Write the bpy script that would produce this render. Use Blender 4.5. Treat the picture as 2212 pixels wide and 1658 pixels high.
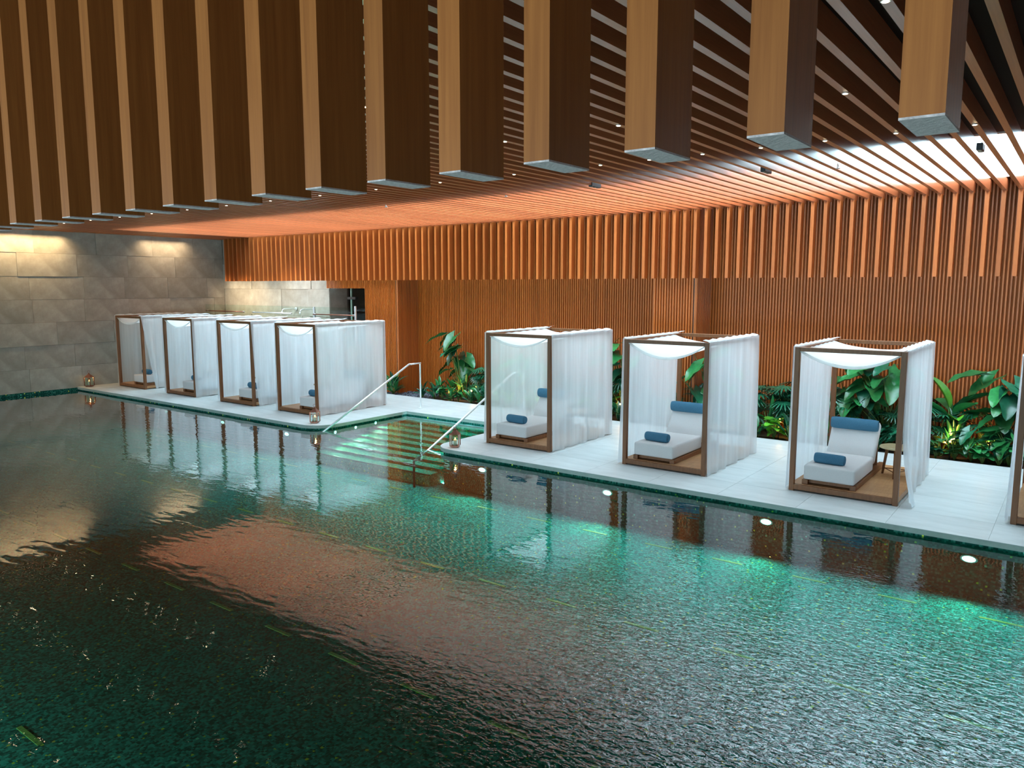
import bpy, bmesh, math, random
from mathutils import Vector, Matrix
for o in list(bpy.data.objects): bpy.data.objects.remove(o)
S = bpy.context.scene
COL = S.collection
PI = math.pi
random.seed(7)

# ------------------------------------------------------------------ camera
cam_d = bpy.data.cameras.new('camera'); cam = bpy.data.objects.new('camera', cam_d); COL.objects.link(cam)
F_PX, YAW, PITCH = 1657.26, 0.64287, 0.12685
cam_d.sensor_width = 36.0; cam_d.lens = F_PX / 2212 * 36.0
cam_d.clip_start = 0.05; cam_d.clip_end = 300
cam.location = (0, 0, 3.2); cam.rotation_euler = (PI/2 - PITCH, 0, YAW)
S.camera = cam
# ------------------------------------------------------------------ world: bright overcast sky
w = bpy.data.worlds.new('world'); S.world = w; w.use_nodes = True
wn = w.node_tree.nodes; wn.clear()
wo = wn.new('ShaderNodeOutputWorld'); bg = wn.new('ShaderNodeBackground')
bg.inputs[0].default_value = (0.59, 0.86, 1.0, 1); bg.inputs[1].default_value = 17.0
w.node_tree.links.new(bg.outputs[0], wo.inputs[0])
# ------------------------------------------------------------------ large lights
def portal(name, loc, rot, sx, sy):
    l = bpy.data.lights.new(name, 'AREA'); l.shape = 'RECTANGLE'; l.size = sx; l.size_y = sy
    l.cycles.is_portal = True
    o = bpy.data.objects.new(name, l); COL.objects.link(o); o.location = loc; o.rotation_euler = rot
    return o
portal('skylight_portal', (-10.25, 13.95, 5.62), (0, 0, 0), 26.5, 4.5)
portal('rear_window_portal', (-9.0, -5.15, 1.7), (PI/2, 0, 0), 24.0, 1.8)
S.view_settings.view_transform = 'Standard'; S.view_settings.look = 'None'
S.view_settings.gamma = 1; S.view_settings.use_curve_mapping = False
S.view_settings.exposure = 0.0
try:
    S.cycles.transparent_max_bounces = 20; S.cycles.max_bounces = 8; S.cycles.diffuse_bounces = 4
    S.cycles.glossy_bounces = 4; S.cycles.transmission_bounces = 4
    S.cycles.caustics_reflective = False; S.cycles.caustics_refractive = False
except Exception: pass

# ------------------------------------------------------------------ helpers
def tag(o, label=None, cat=None, group=None, kind=None):
    if label: o['label'] = label
    if cat: o['category'] = cat
    if group: o['group'] = group
    if kind: o['kind'] = kind
    return o
def mk(name, me, parent=None, loc=None):
    o = bpy.data.objects.new(name, me); COL.objects.link(o)
    if parent: o.parent = parent
    if loc is not None: o.location = loc
    return o
def empty(name, loc, label, cat, group=None, rz=0):
    o = bpy.data.objects.new(name, None); COL.objects.link(o); o.location = loc; o.rotation_euler = (0, 0, rz)
    o.empty_display_size = .1
    return tag(o, label, cat, group)
class MB:
    def __init__(s): s.v = []; s.f = []; s.sm = []
    def box(s, x0, x1, y0, y1, z0, z1):
        n = len(s.v)
        s.v += [(x, y, z) for z in (z0, z1) for y in (y0, y1) for x in (x0, x1)]
        for q in ((0,2,3,1),(4,5,7,6),(0,1,5,4),(2,6,7,3),(0,4,6,2),(1,3,7,5)): s.f.append(tuple(n+i for i in q)); s.sm.append(False)
        return s
    def prism(s, poly, z0, z1):
        n = len(s.v); k = len(poly)
        s.v += [(p[0], p[1], z0) for p in poly] + [(p[0], p[1], z1) for p in poly]
        s.f.append(tuple(n+i for i in reversed(range(k)))); s.f.append(tuple(n+k+i for i in range(k))); s.sm += [False]*2
        for i in range(k):
            j = (i+1) % k; s.f.append((n+i, n+j, n+k+j, n+k+i)); s.sm.append(False)
        return s
    def tube(s, pts, r, k=8, caps=True, smooth=True):
        pts = [Vector(p) for p in pts]; rr = r if isinstance(r, (list, tuple)) else [r]*len(pts)
        n0 = len(s.v); up = None
        for i, p in enumerate(pts):
            d = (pts[min(i+1, len(pts)-1)] - pts[max(i-1, 0)]).normalized()
            a = Vector((0, 0, 1)) if abs(d.z) < .9 else Vector((1, 0, 0))
            if up is not None: a = up
            u = d.cross(a)
            if u.length < 1e-4: u = d.cross(Vector((1, 0, 0)))
            u.normalize(); v = u.cross(d).normalized(); up = v
            for j in range(k):
                t = 2*PI*j/k; s.v.append(tuple(p + (u*math.cos(t) + v*math.sin(t))*rr[i]))
        for i in range(len(pts)-1):
            for j in range(k):
                a = n0+i*k+j; b = n0+i*k+(j+1) % k; s.f.append((a, b, b+k, a+k)); s.sm.append(smooth)
        if caps:
            s.f.append(tuple(n0+j for j in reversed(range(k)))); s.f.append(tuple(n0+(len(pts)-1)*k+j for j in range(k))); s.sm += [False]*2
        return s
    def grid(s, fn, nu, nv, smooth=True):
        n = len(s.v)
        for i in range(nu+1):
            for j in range(nv+1): s.v.append(tuple(fn(i/nu, j/nv)))
        for i in range(nu):
            for j in range(nv):
                a = n+i*(nv+1)+j; s.f.append((a, a+nv+1, a+nv+2, a+1)); s.sm.append(smooth)
        return s
    def mesh(s, name, m):
        me = bpy.data.meshes.new(name); me.from_pydata(s.v, [], s.f)
        me.polygons.foreach_set('use_smooth', s.sm); me.materials.append(m); me.update(); return me
    def build(s, name, m, parent=None, bevel=0, seg=2, loc=None):
        me = s.mesh(name, m)
        if bevel:
            bm = bmesh.new(); bm.from_mesh(me); bmesh.ops.remove_doubles(bm, verts=bm.verts, dist=1e-5)
            bmesh.ops.bevel(bm, geom=[e for e in bm.edges if e.calc_face_angle(0) > .6], offset=bevel, segments=seg, affect='EDGES', profile=.5)
            for f in bm.faces: f.smooth = seg > 1
            bm.to_mesh(me); bm.free()
        return mk(name, me, parent, loc)
def copy_obj(o, parent=None):
    c = o.copy(); COL.objects.link(c)
    if parent: c.parent = parent
    return c
KIDS = {}
def copy_tree(o, parent=None):
    c = copy_obj(o, parent)
    for ch in list(o.children): copy_tree(ch, c)
    return c

# ------------------------------------------------------------------ materials
def mat(name, col=(.5,.5,.5), rough=.5, metal=0, spec=.5, **kw):
    m = bpy.data.materials.new(name); m.use_nodes = True
    b = m.node_tree.nodes['Principled BSDF']
    b.inputs['Base Color'].default_value = (*col, 1); b.inputs['Roughness'].default_value = rough
    b.inputs['Metallic'].default_value = metal; b.inputs['Specular IOR Level'].default_value = spec
    if 'emit' in kw: b.inputs['Emission Color'].default_value = (*kw['emit'], 1); b.inputs['Emission Strength'].default_value = kw.get('es', 1)
    if 'coat' in kw: b.inputs['Coat Weight'].default_value = kw['coat']; b.inputs['Coat Roughness'].default_value = kw.get('cr', .2)
    return m
def N(m, t, **ins):
    n = m.node_tree.nodes.new(t)
    for k, v in ins.items():
        if k in n.inputs: n.inputs[k].default_value = v
        else: setattr(n, k, v)
    return n
def L(m, a, b): m.node_tree.links.new(a, b)
def bsdf(m): return m.node_tree.nodes['Principled BSDF']
def ramp(m, stops):
    r = N(m, 'ShaderNodeValToRGB'); e = r.color_ramp.elements
    while len(e) > 1: e.remove(e[-1])
    e[0].position = stops[0][0]; e[0].color = (*stops[0][1], 1)
    for p, c in stops[1:]:
        x = e.new(p); x.color = (*c, 1)
    return r
def wood(name, a, b, scale=(30, 30, 1.5), rough=.38, rnd=.25, spec=.5, bump=.06):
    m = mat(name, a, rough, 0, spec)
    tc = N(m, 'ShaderNodeTexCoord'); mp = N(m, 'ShaderNodeMapping'); mp.inputs['Scale'].default_value = scale
    oi = N(m, 'ShaderNodeObjectInfo'); ad = N(m, 'ShaderNodeVectorMath', operation='ADD')
    sc = N(m, 'ShaderNodeVectorMath', operation='SCALE'); sc.inputs['Scale'].default_value = 40
    cx = N(m, 'ShaderNodeCombineXYZ'); L(m, oi.outputs['Random'], cx.inputs[0]); L(m, oi.outputs['Random'], cx.inputs[2])
    L(m, cx.outputs[0], sc.inputs[0]); L(m, tc.outputs['Object'], mp.inputs[0]); L(m, mp.outputs[0], ad.inputs[0]); L(m, sc.outputs[0], ad.inputs[1])
    nz = N(m, 'ShaderNodeTexNoise', Scale=1.0, Detail=5.0, Roughness=.6); L(m, ad.outputs[0], nz.inputs['Vector'])
    r = ramp(m, [(.25, a), (.75, b)]); L(m, nz.outputs[0], r.inputs[0])
    hs = N(m, 'ShaderNodeHueSaturation')
    mr = N(m, 'ShaderNodeMapRange'); mr.inputs['To Min'].default_value = 1-rnd; mr.inputs['To Max'].default_value = 1+rnd
    L(m, oi.outputs['Random'], mr.inputs[0]); L(m, mr.outputs[0], hs.inputs['Value']); L(m, r.outputs[0], hs.inputs['Color'])
    L(m, hs.outputs[0], bsdf(m).inputs['Base Color'])
    bp = N(m, 'ShaderNodeBump', Strength=bump, Distance=.01); L(m, nz.outputs[0], bp.inputs['Height']); L(m, bp.outputs[0], bsdf(m).inputs['Normal'])
    return m
def noisy(name, stops, scale=4, rough=.6, bump=.1, detail=6, spec=.4, mapscale=(1,1,1), rnd=0, dist=.02):
    m = mat(name, stops[0][1], rough, 0, spec)
    tc = N(m, 'ShaderNodeTexCoord'); mp = N(m, 'ShaderNodeMapping'); mp.inputs['Scale'].default_value = mapscale
    L(m, tc.outputs['Object'], mp.inputs[0])
    nz = N(m, 'ShaderNodeTexNoise', Scale=scale, Detail=detail, Roughness=.65); L(m, mp.outputs[0], nz.inputs['Vector'])
    r = ramp(m, stops); L(m, nz.outputs[0], r.inputs[0]); out = r.outputs[0]
    if rnd:
        oi = N(m, 'ShaderNodeObjectInfo'); hs = N(m, 'ShaderNodeHueSaturation'); mr = N(m, 'ShaderNodeMapRange')
        mr.inputs['To Min'].default_value = 1-rnd; mr.inputs['To Max'].default_value = 1+rnd
        L(m, oi.outputs['Random'], mr.inputs[0]); L(m, mr.outputs[0], hs.inputs['Value']); L(m, out, hs.inputs['Color']); out = hs.outputs[0]
    L(m, out, bsdf(m).inputs['Base Color'])
    if bump:
        bp = N(m, 'ShaderNodeBump', Strength=bump, Distance=dist); L(m, nz.outputs[0], bp.inputs['Height']); L(m, bp.outputs[0], bsdf(m).inputs['Normal'])
    return m

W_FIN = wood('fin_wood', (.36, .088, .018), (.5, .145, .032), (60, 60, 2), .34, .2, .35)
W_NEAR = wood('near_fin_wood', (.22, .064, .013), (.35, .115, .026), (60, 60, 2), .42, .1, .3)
W_BAT = wood('batten_wood', (.38, .088, .012), (.5, .135, .02), (60, 60, 1), .4, .14)
W_SLAT = wood('slat_wood', (.4, .105, .038), (.53, .16, .062), (60, 1.5, 60), .28, .14)
bsdf(W_SLAT).inputs['Coat Weight'].default_value = .32; bsdf(W_SLAT).inputs['Coat Roughness'].default_value = .25
W_BACK = mat('batten_backing', (.17, .045, .01), .6, 0, .1)
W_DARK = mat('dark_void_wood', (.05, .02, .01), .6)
W_FRAME = wood('teak_frame', (.16, .06, .022), (.25, .1, .038), (30, 30, 3), .45, .08, .35)
W_DECK = wood('teak_platform', (.42, .2, .085), (.56, .29, .13), (40, 2, 40), .45, .05)
CAP = noisy('grey_end_grain', [(.3, (.36, .29, .27)), (.7, (.66, .54, .51))], 90, .7, .3)
STONE = noisy('stone_panel', [(.2, (.23, .205, .165)), (.5, (.34, .31, .265)), (.8, (.46, .43, .38))], 2.2, .62, .12, 8, rnd=.14)
TILE = noisy('deck_stone', [(.2, (.40, .42, .41)), (.5, (.5, .52, .515)), (.85, (.6, .615, .605))], 1.5, .42, .04, 8, mapscale=(.8, 3.5, 1), rnd=.05)
FASCIA = noisy('deck_edge_stone', [(.3, (.3, .33, .3)), (.7, (.42, .45, .42))], 4, .6, .05)
WHITE = mat('white_plaster', (.8, .82, .82), .7)
DARKCEIL = mat('dark_ceiling', (.06, .028, .02), .9, 0, .1)
STEEL = mat('brushed_steel', (.85, .87, .88), .35, .55)
BLACK = mat('black_plastic', (.012, .012, .014), .45)
COPPER = noisy('aged_copper', [(.3, (.16, .055, .035)), (.7, (.36, .15, .1))], 30, .4, .1); bsdf(COPPER).inputs['Metallic'].default_value = .6
WAX = mat('candle_wax', (.75, .66, .48), .5)
FLAME = mat('candle_flame', (1, .6, .2), .5, emit=(1, .45, .12), es=14)
LENS = mat('lamp_lens', (1, .9, .7), .4, emit=(1, .82, .5), es=16)
PLENS = mat('pool_lamp_lens', (1, 1, .9), .4, emit=(1, .98, .86), es=9)
GLENS = mat('garden_lamp_lens', (1, .8, .4), .4, emit=(1, .55, .12), es=14)
SOIL = noisy('dark_soil', [(.3, (.02, .016, .012)), (.7, (.06, .05, .04))], 20, .9, .5)
PEB = noisy('blue_grey_pebble', [(.3, (.06, .07, .09)), (.7, (.16, .18, .22))], 10, .5, .1)
TOWEL = noisy('blue_towel', [(.3, (.06, .17, .27)), (.7, (.1, .25, .37))], 160, .95, .6, 3, .1)
CUSH = noisy('cushion_fabric', [(.3, (.66, .63, .62)), (.7, (.74, .71, .7))], 220, .95, .25, 3, .1)

def fabric(name, transp, col=(.86, .9, .93), transl=.5):
    m = bpy.data.materials.new(name); m.use_nodes = True; nt = m.node_tree; nt.nodes.clear()
    out = N(m, 'ShaderNodeOutputMaterial'); tr = N(m, 'ShaderNodeBsdfTransparent'); df = N(m, 'ShaderNodeBsdfDiffuse'); tl = N(m, 'ShaderNodeBsdfTranslucent')
    df.inputs[0].default_value = (*col, 1); tl.inputs[0].default_value = (*col, 1)
    m1 = N(m, 'ShaderNodeMixShader'); m1.inputs[0].default_value = transl; L(m, df.outputs[0], m1.inputs[1]); L(m, tl.outputs[0], m1.inputs[2])
    m2 = N(m, 'ShaderNodeMixShader'); L(m, m1.outputs[0], m2.inputs[1]); L(m, tr.outputs[0], m2.inputs[2])
    # the weave looks denser when seen edge on
    lw = N(m, 'ShaderNodeLayerWeight', Blend=.35); mr = N(m, 'ShaderNodeMapRange'); mr.inputs['To Min'].default_value = transp; mr.inputs['To Max'].default_value = transp*.35
    tc = N(m, 'ShaderNodeTexCoord'); nz = N(m, 'ShaderNodeTexNoise', Scale=7.0, Detail=3.0); mp = N(m, 'ShaderNodeMapping'); mp.inputs['Scale'].default_value = (2, 2, .08)
    L(m, tc.outputs['Object'], mp.inputs[0]); L(m, mp.outputs[0], nz.inputs['Vector'])
    mr2 = N(m, 'ShaderNodeMapRange'); mr2.inputs['From Min'].default_value = .3; mr2.inputs['From Max'].default_value = .7; mr2.inputs['To Min'].default_value = .75; mr2.inputs['To Max'].default_value = 1.2
    mu = N(m, 'ShaderNodeMath', operation='MULTIPLY')
    L(m, lw.outputs['Facing'], mr.inputs[0]); L(m, nz.outputs[0], mr2.inputs[0]); L(m, mr.outputs[0], mu.inputs[0]); L(m, mr2.outputs[0], mu.inputs[1]); L(m, mu.outputs[0], m2.inputs[0])
    L(m, m2.outputs[0], out.inputs[0]); return m
SHEER = fabric('sheer_curtain', .26, (.9, .96, 1.0), .52)
CANOPY = fabric('canopy_cloth', .06, (.9, .92, .92), .55)

def glassmat(name, tint=(.9, .97, .95), rough=0):
    m = bpy.data.materials.new(name); m.use_nodes = True; nt = m.node_tree; nt.nodes.clear()
    out = N(m, 'ShaderNodeOutputMaterial'); tr = N(m, 'ShaderNodeBsdfTransparent'); gl = N(m, 'ShaderNodeBsdfGlossy', Roughness=rough); fr = N(m, 'ShaderNodeFresnel', IOR=1.5)
    tr.inputs[0].default_value = (*tint, 1); mx = N(m, 'ShaderNodeMixShader'); ge = N(m, 'ShaderNodeNewGeometry'); mu = N(m, 'ShaderNodeMath', operation='MULTIPLY'); su = N(m, 'ShaderNodeMath', operation='SUBTRACT'); su.inputs[0].default_value = 1
    L(m, ge.outputs['Backfacing'], su.inputs[1]); L(m, su.outputs[0], mu.inputs[1]); L(m, fr.outputs[0], mu.inputs[0]); L(m, mu.outputs[0], mx.inputs[0]); L(m, tr.outputs[0], mx.inputs[1]); L(m, gl.outputs[0], mx.inputs[2]); L(m, mx.outputs[0], out.inputs[0])
    return m
GLASS = glassmat('clear_glass'); GLASSG = glassmat('greenish_glass', (.75, .9, .84))

def water():
    m = bpy.data.materials.new('pool_water'); m.use_nodes = True; nt = m.node_tree; nt.nodes.clear()
    out = N(m, 'ShaderNodeOutputMaterial'); tr = N(m, 'ShaderNodeBsdfTransparent'); gl = N(m, 'ShaderNodeBsdfGlossy', Roughness=0.0); fr = N(m, 'ShaderNodeFresnel', IOR=1.34)
    tr.inputs[0].default_value = (.38, .95, .9, 1)
    tc = N(m, 'ShaderNodeTexCoord')
    def layer(sc, scale, detail, dist=.0, rot=0):
        mp = N(m, 'ShaderNodeMapping'); mp.inputs['Scale'].default_value = sc; mp.inputs['Rotation'].default_value = (0, 0, rot); L(m, tc.outputs['Object'], mp.inputs[0])
        n = N(m, 'ShaderNodeTexNoise', Scale=scale, Detail=detail, Roughness=.5, Distortion=dist); L(m, mp.outputs[0], n.inputs['Vector']); return n
    n1 = layer((.5, 1.5, 1), 5.2, 1.0, .3, -.64); n2 = layer((1, 1.7, 1), 11, 2.5, .6, .3)
    msk = layer((1, 1, 1), .22, 1.0)
    # a breeze-ruffled patch towards the near right of the pool
    sx = N(m, 'ShaderNodeSeparateXYZ'); L(m, tc.outputs['Object'], sx.inputs[0])
    dx = N(m, 'ShaderNodeVectorMath', operation='DISTANCE'); dx.inputs[1].default_value = (-1.3, 6.2, -.11); L(m, tc.outputs['Object'], dx.inputs[0])
    mr = N(m, 'ShaderNodeMapRange'); mr.inputs['From Min'].default_value = 1.0; mr.inputs['From Max'].default_value = 4.5; mr.inputs['To Min'].default_value = 1.0; mr.inputs['To Max'].default_value = .0; L(m, dx.outputs['Value'], mr.inputs[0])
    a1 = N(m, 'ShaderNodeMath', operation='MULTIPLY_ADD'); a1.inputs[1].default_value = 1.0; a1.inputs[2].default_value = .0; L(m, mr.outputs[0], a1.inputs[0])
    mm = N(m, 'ShaderNodeMapRange'); mm.inputs['From Min'].default_value = .42; mm.inputs['From Max'].default_value = .62; mm.inputs['To Min'].default_value = 0; mm.inputs['To Max'].default_value = .05; L(m, msk.outputs[0], mm.inputs[0])
    a2 = N(m, 'ShaderNodeMath', operation='ADD'); L(m, a1.outputs[0], a2.inputs[0]); L(m, mm.outputs[0], a2.inputs[1])
    mu = N(m, 'ShaderNodeMath', operation='MULTIPLY'); L(m, n2.outputs[0], mu.inputs[0]); L(m, a2.outputs[0], mu.inputs[1])
    b1 = N(m, 'ShaderNodeBump', Strength=.09, Distance=.035); L(m, n1.outputs[0], b1.inputs['Height'])
    b2 = N(m, 'ShaderNodeBump', Strength=.4, Distance=.03); L(m, mu.outputs[0], b2.inputs['Height']); L(m, b1.outputs[0], b2.inputs['Normal'])
    L(m, b2.outputs[0], gl.inputs['Normal']); L(m, b2.outputs[0], fr.inputs['Normal'])
    mf = N(m, 'ShaderNodeMath', operation='MULTIPLY', use_clamp=True); L(m, fr.outputs[0], mf.inputs[0]); m4 = N(m, 'ShaderNodeMath', operation='MULTIPLY_ADD'); m4.inputs[1].default_value = 3.0; m4.inputs[2].default_value = 1.25; L(m, fr.outputs[0], m4.inputs[0]); L(m, m4.outputs[0], mf.inputs[1])
    mx = N(m, 'ShaderNodeMixShader'); L(m, mf.outputs[0], mx.inputs[0]); L(m, tr.outputs[0], mx.inputs[1]); L(m, gl.outputs[0], mx.inputs[2]); L(m, mx.outputs[0], out.inputs[0])
    return m
WATER = water()
def mosaic(name, base, gold=.985):
    m = mat(name, (.01, .1, .08), .7, 0, .05)
    tc = N(m, 'ShaderNodeTexCoord'); vo = N(m, 'ShaderNodeTexVoronoi', Scale=38.0, Randomness=.35); L(m, tc.outputs['Object'], vo.inputs['Vector'])
    sp = N(m, 'ShaderNodeSeparateColor'); L(m, vo.outputs['Color'], sp.inputs[0])
    r = ramp(m, base); r.color_ramp.interpolation = 'CONSTANT'; L(m, sp.outputs[0], r.inputs[0])
    g = ramp(m, [(0, (0, 0, 0)), (gold, (1, 1, 1))]); g.color_ramp.interpolation = 'CONSTANT'; L(m, sp.outputs[1], g.inputs[0])
    gc = ramp(m, [(0, (.8, .85, .1)), (.6, (.9, .7, .15)), (.8, (.15, .8, .6))]); gc.color_ramp.interpolation = 'CONSTANT'; L(m, sp.outputs[2], gc.inputs[0])
    mx = N(m, 'ShaderNodeMix', data_type='RGBA'); L(m, g.outputs[0], mx.inputs[0]); L(m, r.outputs[0], mx.inputs[6]); L(m, gc.outputs[0], mx.inputs[7])
    L(m, mx.outputs[2], bsdf(m).inputs['Base Color'])
    return m
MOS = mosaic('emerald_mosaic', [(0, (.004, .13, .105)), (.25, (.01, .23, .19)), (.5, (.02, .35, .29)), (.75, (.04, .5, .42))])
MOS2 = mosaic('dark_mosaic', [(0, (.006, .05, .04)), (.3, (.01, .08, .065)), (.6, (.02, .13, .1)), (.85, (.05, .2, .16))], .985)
GOLD = noisy('gold_inlay', [(.35, (.1, .25, .1)), (.5, (.6, .62, .15))], 30, .4, 0)

# leaf materials
def leafmat(name, dark, light, rough=.3, veins=True):
    m = mat(name, dark, rough, 0, .6)
    tc = N(m, 'ShaderNodeTexCoord'); oi = N(m, 'ShaderNodeObjectInfo')
    wv = N(m, 'ShaderNodeTexNoise', Scale=5.0, Detail=3.0); L(m, tc.outputs['Object'], wv.inputs['Vector'])
    r = ramp(m, [(.3, dark), (.75, light)]); L(m, wv.outputs[0], r.inputs[0])
    hs = N(m, 'ShaderNodeHueSaturation'); mr = N(m, 'ShaderNodeMapRange'); mr.inputs['To Min'].default_value = .6; mr.inputs['To Max'].default_value = 1.5
    L(m, oi.outputs['Random'], mr.inputs[0]); L(m, mr.outputs[0], hs.inputs['Value']); L(m, r.outputs[0], hs.inputs['Color']); L(m, hs.outputs[0], bsdf(m).inputs['Base Color'])
    bsdf(m).inputs['Transmission Weight'].default_value = 0
    return m
LF_DARK = leafmat('leaf_dark', (.005, .06, .028), (.015, .14, .07))
LF_MID = leafmat('leaf_mid', (.012, .11, .03), (.03, .22, .06))
LF_LIGHT = leafmat('leaf_light', (.05, .24, .015), (.13, .42, .03), .4)
LF_YEL = leafmat('leaf_yellow', (.35, .36, .02), (.6, .55, .05), .4)
STEM = mat('plant_stalk', (.09, .16, .03), .5)

# ================================================================== SETTING
ZC, ZB = 4.874, 3.374
PIT = .2496
XL = -25.755
# ---- deck
X0, X1, YD, YI, YB = -13.9, -10.41, 11.15, 14.02, 16.0
def arc(cx, cy, r, a0, a1, n=10): return [(cx+r*math.cos(math.radians(a0+(a1-a0)*i/n)), cy+r*math.sin(math.radians(a0+(a1-a0)*i/n))) for i in range(n+1)]
R1, R2 = .62, .5
left_poly = [(XL, YD)] + arc(X0-R1, YD+R1, R1, -90, 0) + [(X0, YI), (X0, YB), (XL, YB)]
right_poly = arc(X1+R2, YD+R2, R2, 180, 270) + [(4, YD), (4, YB), (X1, YB), (X1, YI)]
b = MB(); b.prism(left_poly, -.075, -.006); b.prism(right_poly, -.075, -.006); b.prism([(X0, YI), (X1, YI), (X1, YB), (X0, YB)], -.075, -.006)
floor = tag(b.build('floor', FASCIA), kind='structure')
rows = [YD, 12.02, 13.02, YI, 15.01, YB]
def xs(a, c, step):
    n = max(1, round(abs(c-a)/step)); return [a+(c-a)*i/n for i in range(n+1)]
def tile(poly):
    cx = sum(p[0] for p in poly)/len(poly); cy = sum(p[1] for p in poly)/len(poly)
    q = []
    for p in poly:
        d = Vector((p[0]-cx, p[1]-cy)); q.append((p[0]-math.copysign(.002, d.x)-cx, p[1]-math.copysign(.002, d.y)-cy))
    m = MB().prism(q, -.006, 0); mk('deck_tile', m.mesh('deck_tile', TILE), floor, (cx, cy, 0))
for r in range(5):
    y0, y1 = rows[r], rows[r+1]
    step = 1.2
    A = xs(XL, X0, step); B = xs(X1, 4, step)
    for i in range(len(A)-1):
        x0, x1 = A[i], A[i+1]
        if r == 0 and i == len(A)-2: tile([(x0, y0)] + arc(X0-R1, YD+R1, R1, -90, 0) + [(x1, y1), (x0, y1)])
        else: tile([(x0, y0), (x1, y0), (x1, y1), (x0, y1)])
    for i in range(len(B)-1):
        x0, x1 = B[i], B[i+1]
        if r == 0 and i == 0: tile(arc(X1+R2, YD+R2, R2, 180, 270) + [(x1, y0), (x1, y1), (x0, y1)])
        else: tile([(x0, y0), (x1, y0), (x1, y1), (x0, y1)])
    if r >= 3:
        C = xs(X0, X1, step)
        for i in range(3): tile([(C[i], y0), (C[i+1], y0), (C[i+1], y1), (C[i], y1)])
# ---- pool shell
ZF = -.8
b = MB(); b.box(XL-.3, 4, .3, YD+.25, ZF-.2, ZF)
pool_floor = tag(b.build('pool_floor', MOS), kind='structure')
st = MB().box(-.225, .225, -.022, .022, 0, .006).mesh('inlay_strip', GOLD)
for ry in (10.55, 7.84, 5.2, 2.55):
    for k in range(21):
        o = mk('inlay_strip', st, pool_floor, (-.55-1.13*k+random.uniform(-.03, .03), ry, ZF)); 
b = MB()
b.prism([(XL, YD+.06)] + arc(X0-R1, YD+R1, R1-.06, -90, 0) + [(X0-.06, YI+.2), (XL, YI+.2)], ZF, -.076)
b.prism(arc(X1+R2, YD+R2, R2-.06, 180, 270) + [(4, YD+.06), (4, YI+.2), (X1+.06, YI+.2)], ZF, -.076)
b.box(X0-.1, X1+.1, YI+.05, YI+.2, ZF, -.076)
tag(b.build('pool_wall', MOS2), kind='structure')  # dark mosaic also stands in for the shadow gap below the deck edge
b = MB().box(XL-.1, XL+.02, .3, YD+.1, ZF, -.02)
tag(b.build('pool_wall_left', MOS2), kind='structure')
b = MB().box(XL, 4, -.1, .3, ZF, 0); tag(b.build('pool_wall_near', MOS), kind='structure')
# steps in the inlet
steps_root = bpy.data.objects.new('pool_steps', None); COL.objects.link(steps_root); steps_root['kind'] = 'structure'
MOS_ST = mosaic('step_mosaic', [(0, (.03, .24, .15)), (.3, (.06, .38, .24)), (.6, (.1, .5, .32)), (.85, (.16, .6, .4))], .97)
NOSE = mat('step_nosing', (.02, .03, .015), .5)
for k in range(9):
    yb = 13.9-.315*k; z = -.16-.05*k
    MB().box(X0-.05, X1+.05, yb-.315, yb, z-.3, z).build('step', MOS_ST, steps_root)
    MB().box(X0-.05, X1+.05, yb-.345, yb-.305, z-.02, z+.004).build('step_nosing', NOSE, steps_root)
# water
me = MB(); me.box(XL, 4, .3, YD+.3, -.111, -.11)
m2 = MB(); m2.v = [(XL, .3, -.11), (4, .3, -.11), (4, YD+.06, -.11), (X1-.0, YD+.06, -.11), (X1+.05, YI+.05, -.11), (X0-.05, YI+.05, -.11), (X0-.05, YD+.06, -.11), (XL, YD+.06, -.11)]
m2.v[3] = (X1+.05, YD+.06, -.11); m2.f = [(0, 1, 2, 3, 6, 7), (3, 4, 5, 6)]; m2.sm = [False]*2
tag(m2.build('pool_water', WATER), 'still emerald green indoor pool water mirroring the pavilions and ceiling', 'water', kind='stuff')
# near walkway, outer walls
tag(MB().box(XL-1, 4.2, -5.2, -.1, -.3, -.01).build('floor_near', FASCIA), kind='structure')
# ---- left stone wall, individual panels
wall_left = tag(MB().box(XL-.5, XL-.03, -5.2, 17.5, -.3, 6).build('wall_left', mat('mortar', (.12, .1, .08), .9)), kind='structure')
def panels(parent, axis, fixed, a0, a1, z0, z1, rowh, w):
    nr = max(1, round((z1-z0)/rowh)); h = (z1-z0)/nr
    for r in range(nr):
        a = a0 - random.random()*w*.6
        while a < a1:
            c = min(a+w*random.uniform(.8, 1.25), a1)
            s0 = max(a, a0)
            if c-s0 > .05:
                pr = random.uniform(-.010, .010) + (.02 if random.random() < .1 else 0)
                g = .0025
                if axis == 'x': bb = MB().box(-.03, pr, -(c-s0)/2+g, (c-s0)/2-g, -h/2+g, h/2-g); loc = (fixed, (s0+c)/2, z0+h*(r+.5))
                elif axis == 'y': bb = MB().box(-(c-s0)/2+g, (c-s0)/2-g, -pr, .03, -h/2+g, h/2-g); loc = (((s0+c)/2), fixed, z0+h*(r+.5))
                mk('stone_panel', bb.mesh('stone_panel', STONE), parent, loc)
            a = c
panels(wall_left, 'x', XL, 1.0, 16.56, -.03, 4.9, .7, 1.5)
# niche stone wall (faces the pool) and terrace
wall_niche = tag(MB().box(XL, -19.85, 16.6, 17.4, 0, 5.3).build('wall_niche', mat('mortar2', (.12, .1, .08), .9)), kind='structure')
panels(wall_niche, 'y', 16.57, XL, -19.83, 1.3, 4.9, .9, 1.6)
MB().box(-19.85, -19.82, 16.56, 17.3, 1.3, 3.14).build('stone_return', STONE, wall_niche)
tag(MB().box(XL, -17.75, 15.72, 16.6, -.0, 1.35).build('terrace_floor', STONE), kind='structure')
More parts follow.
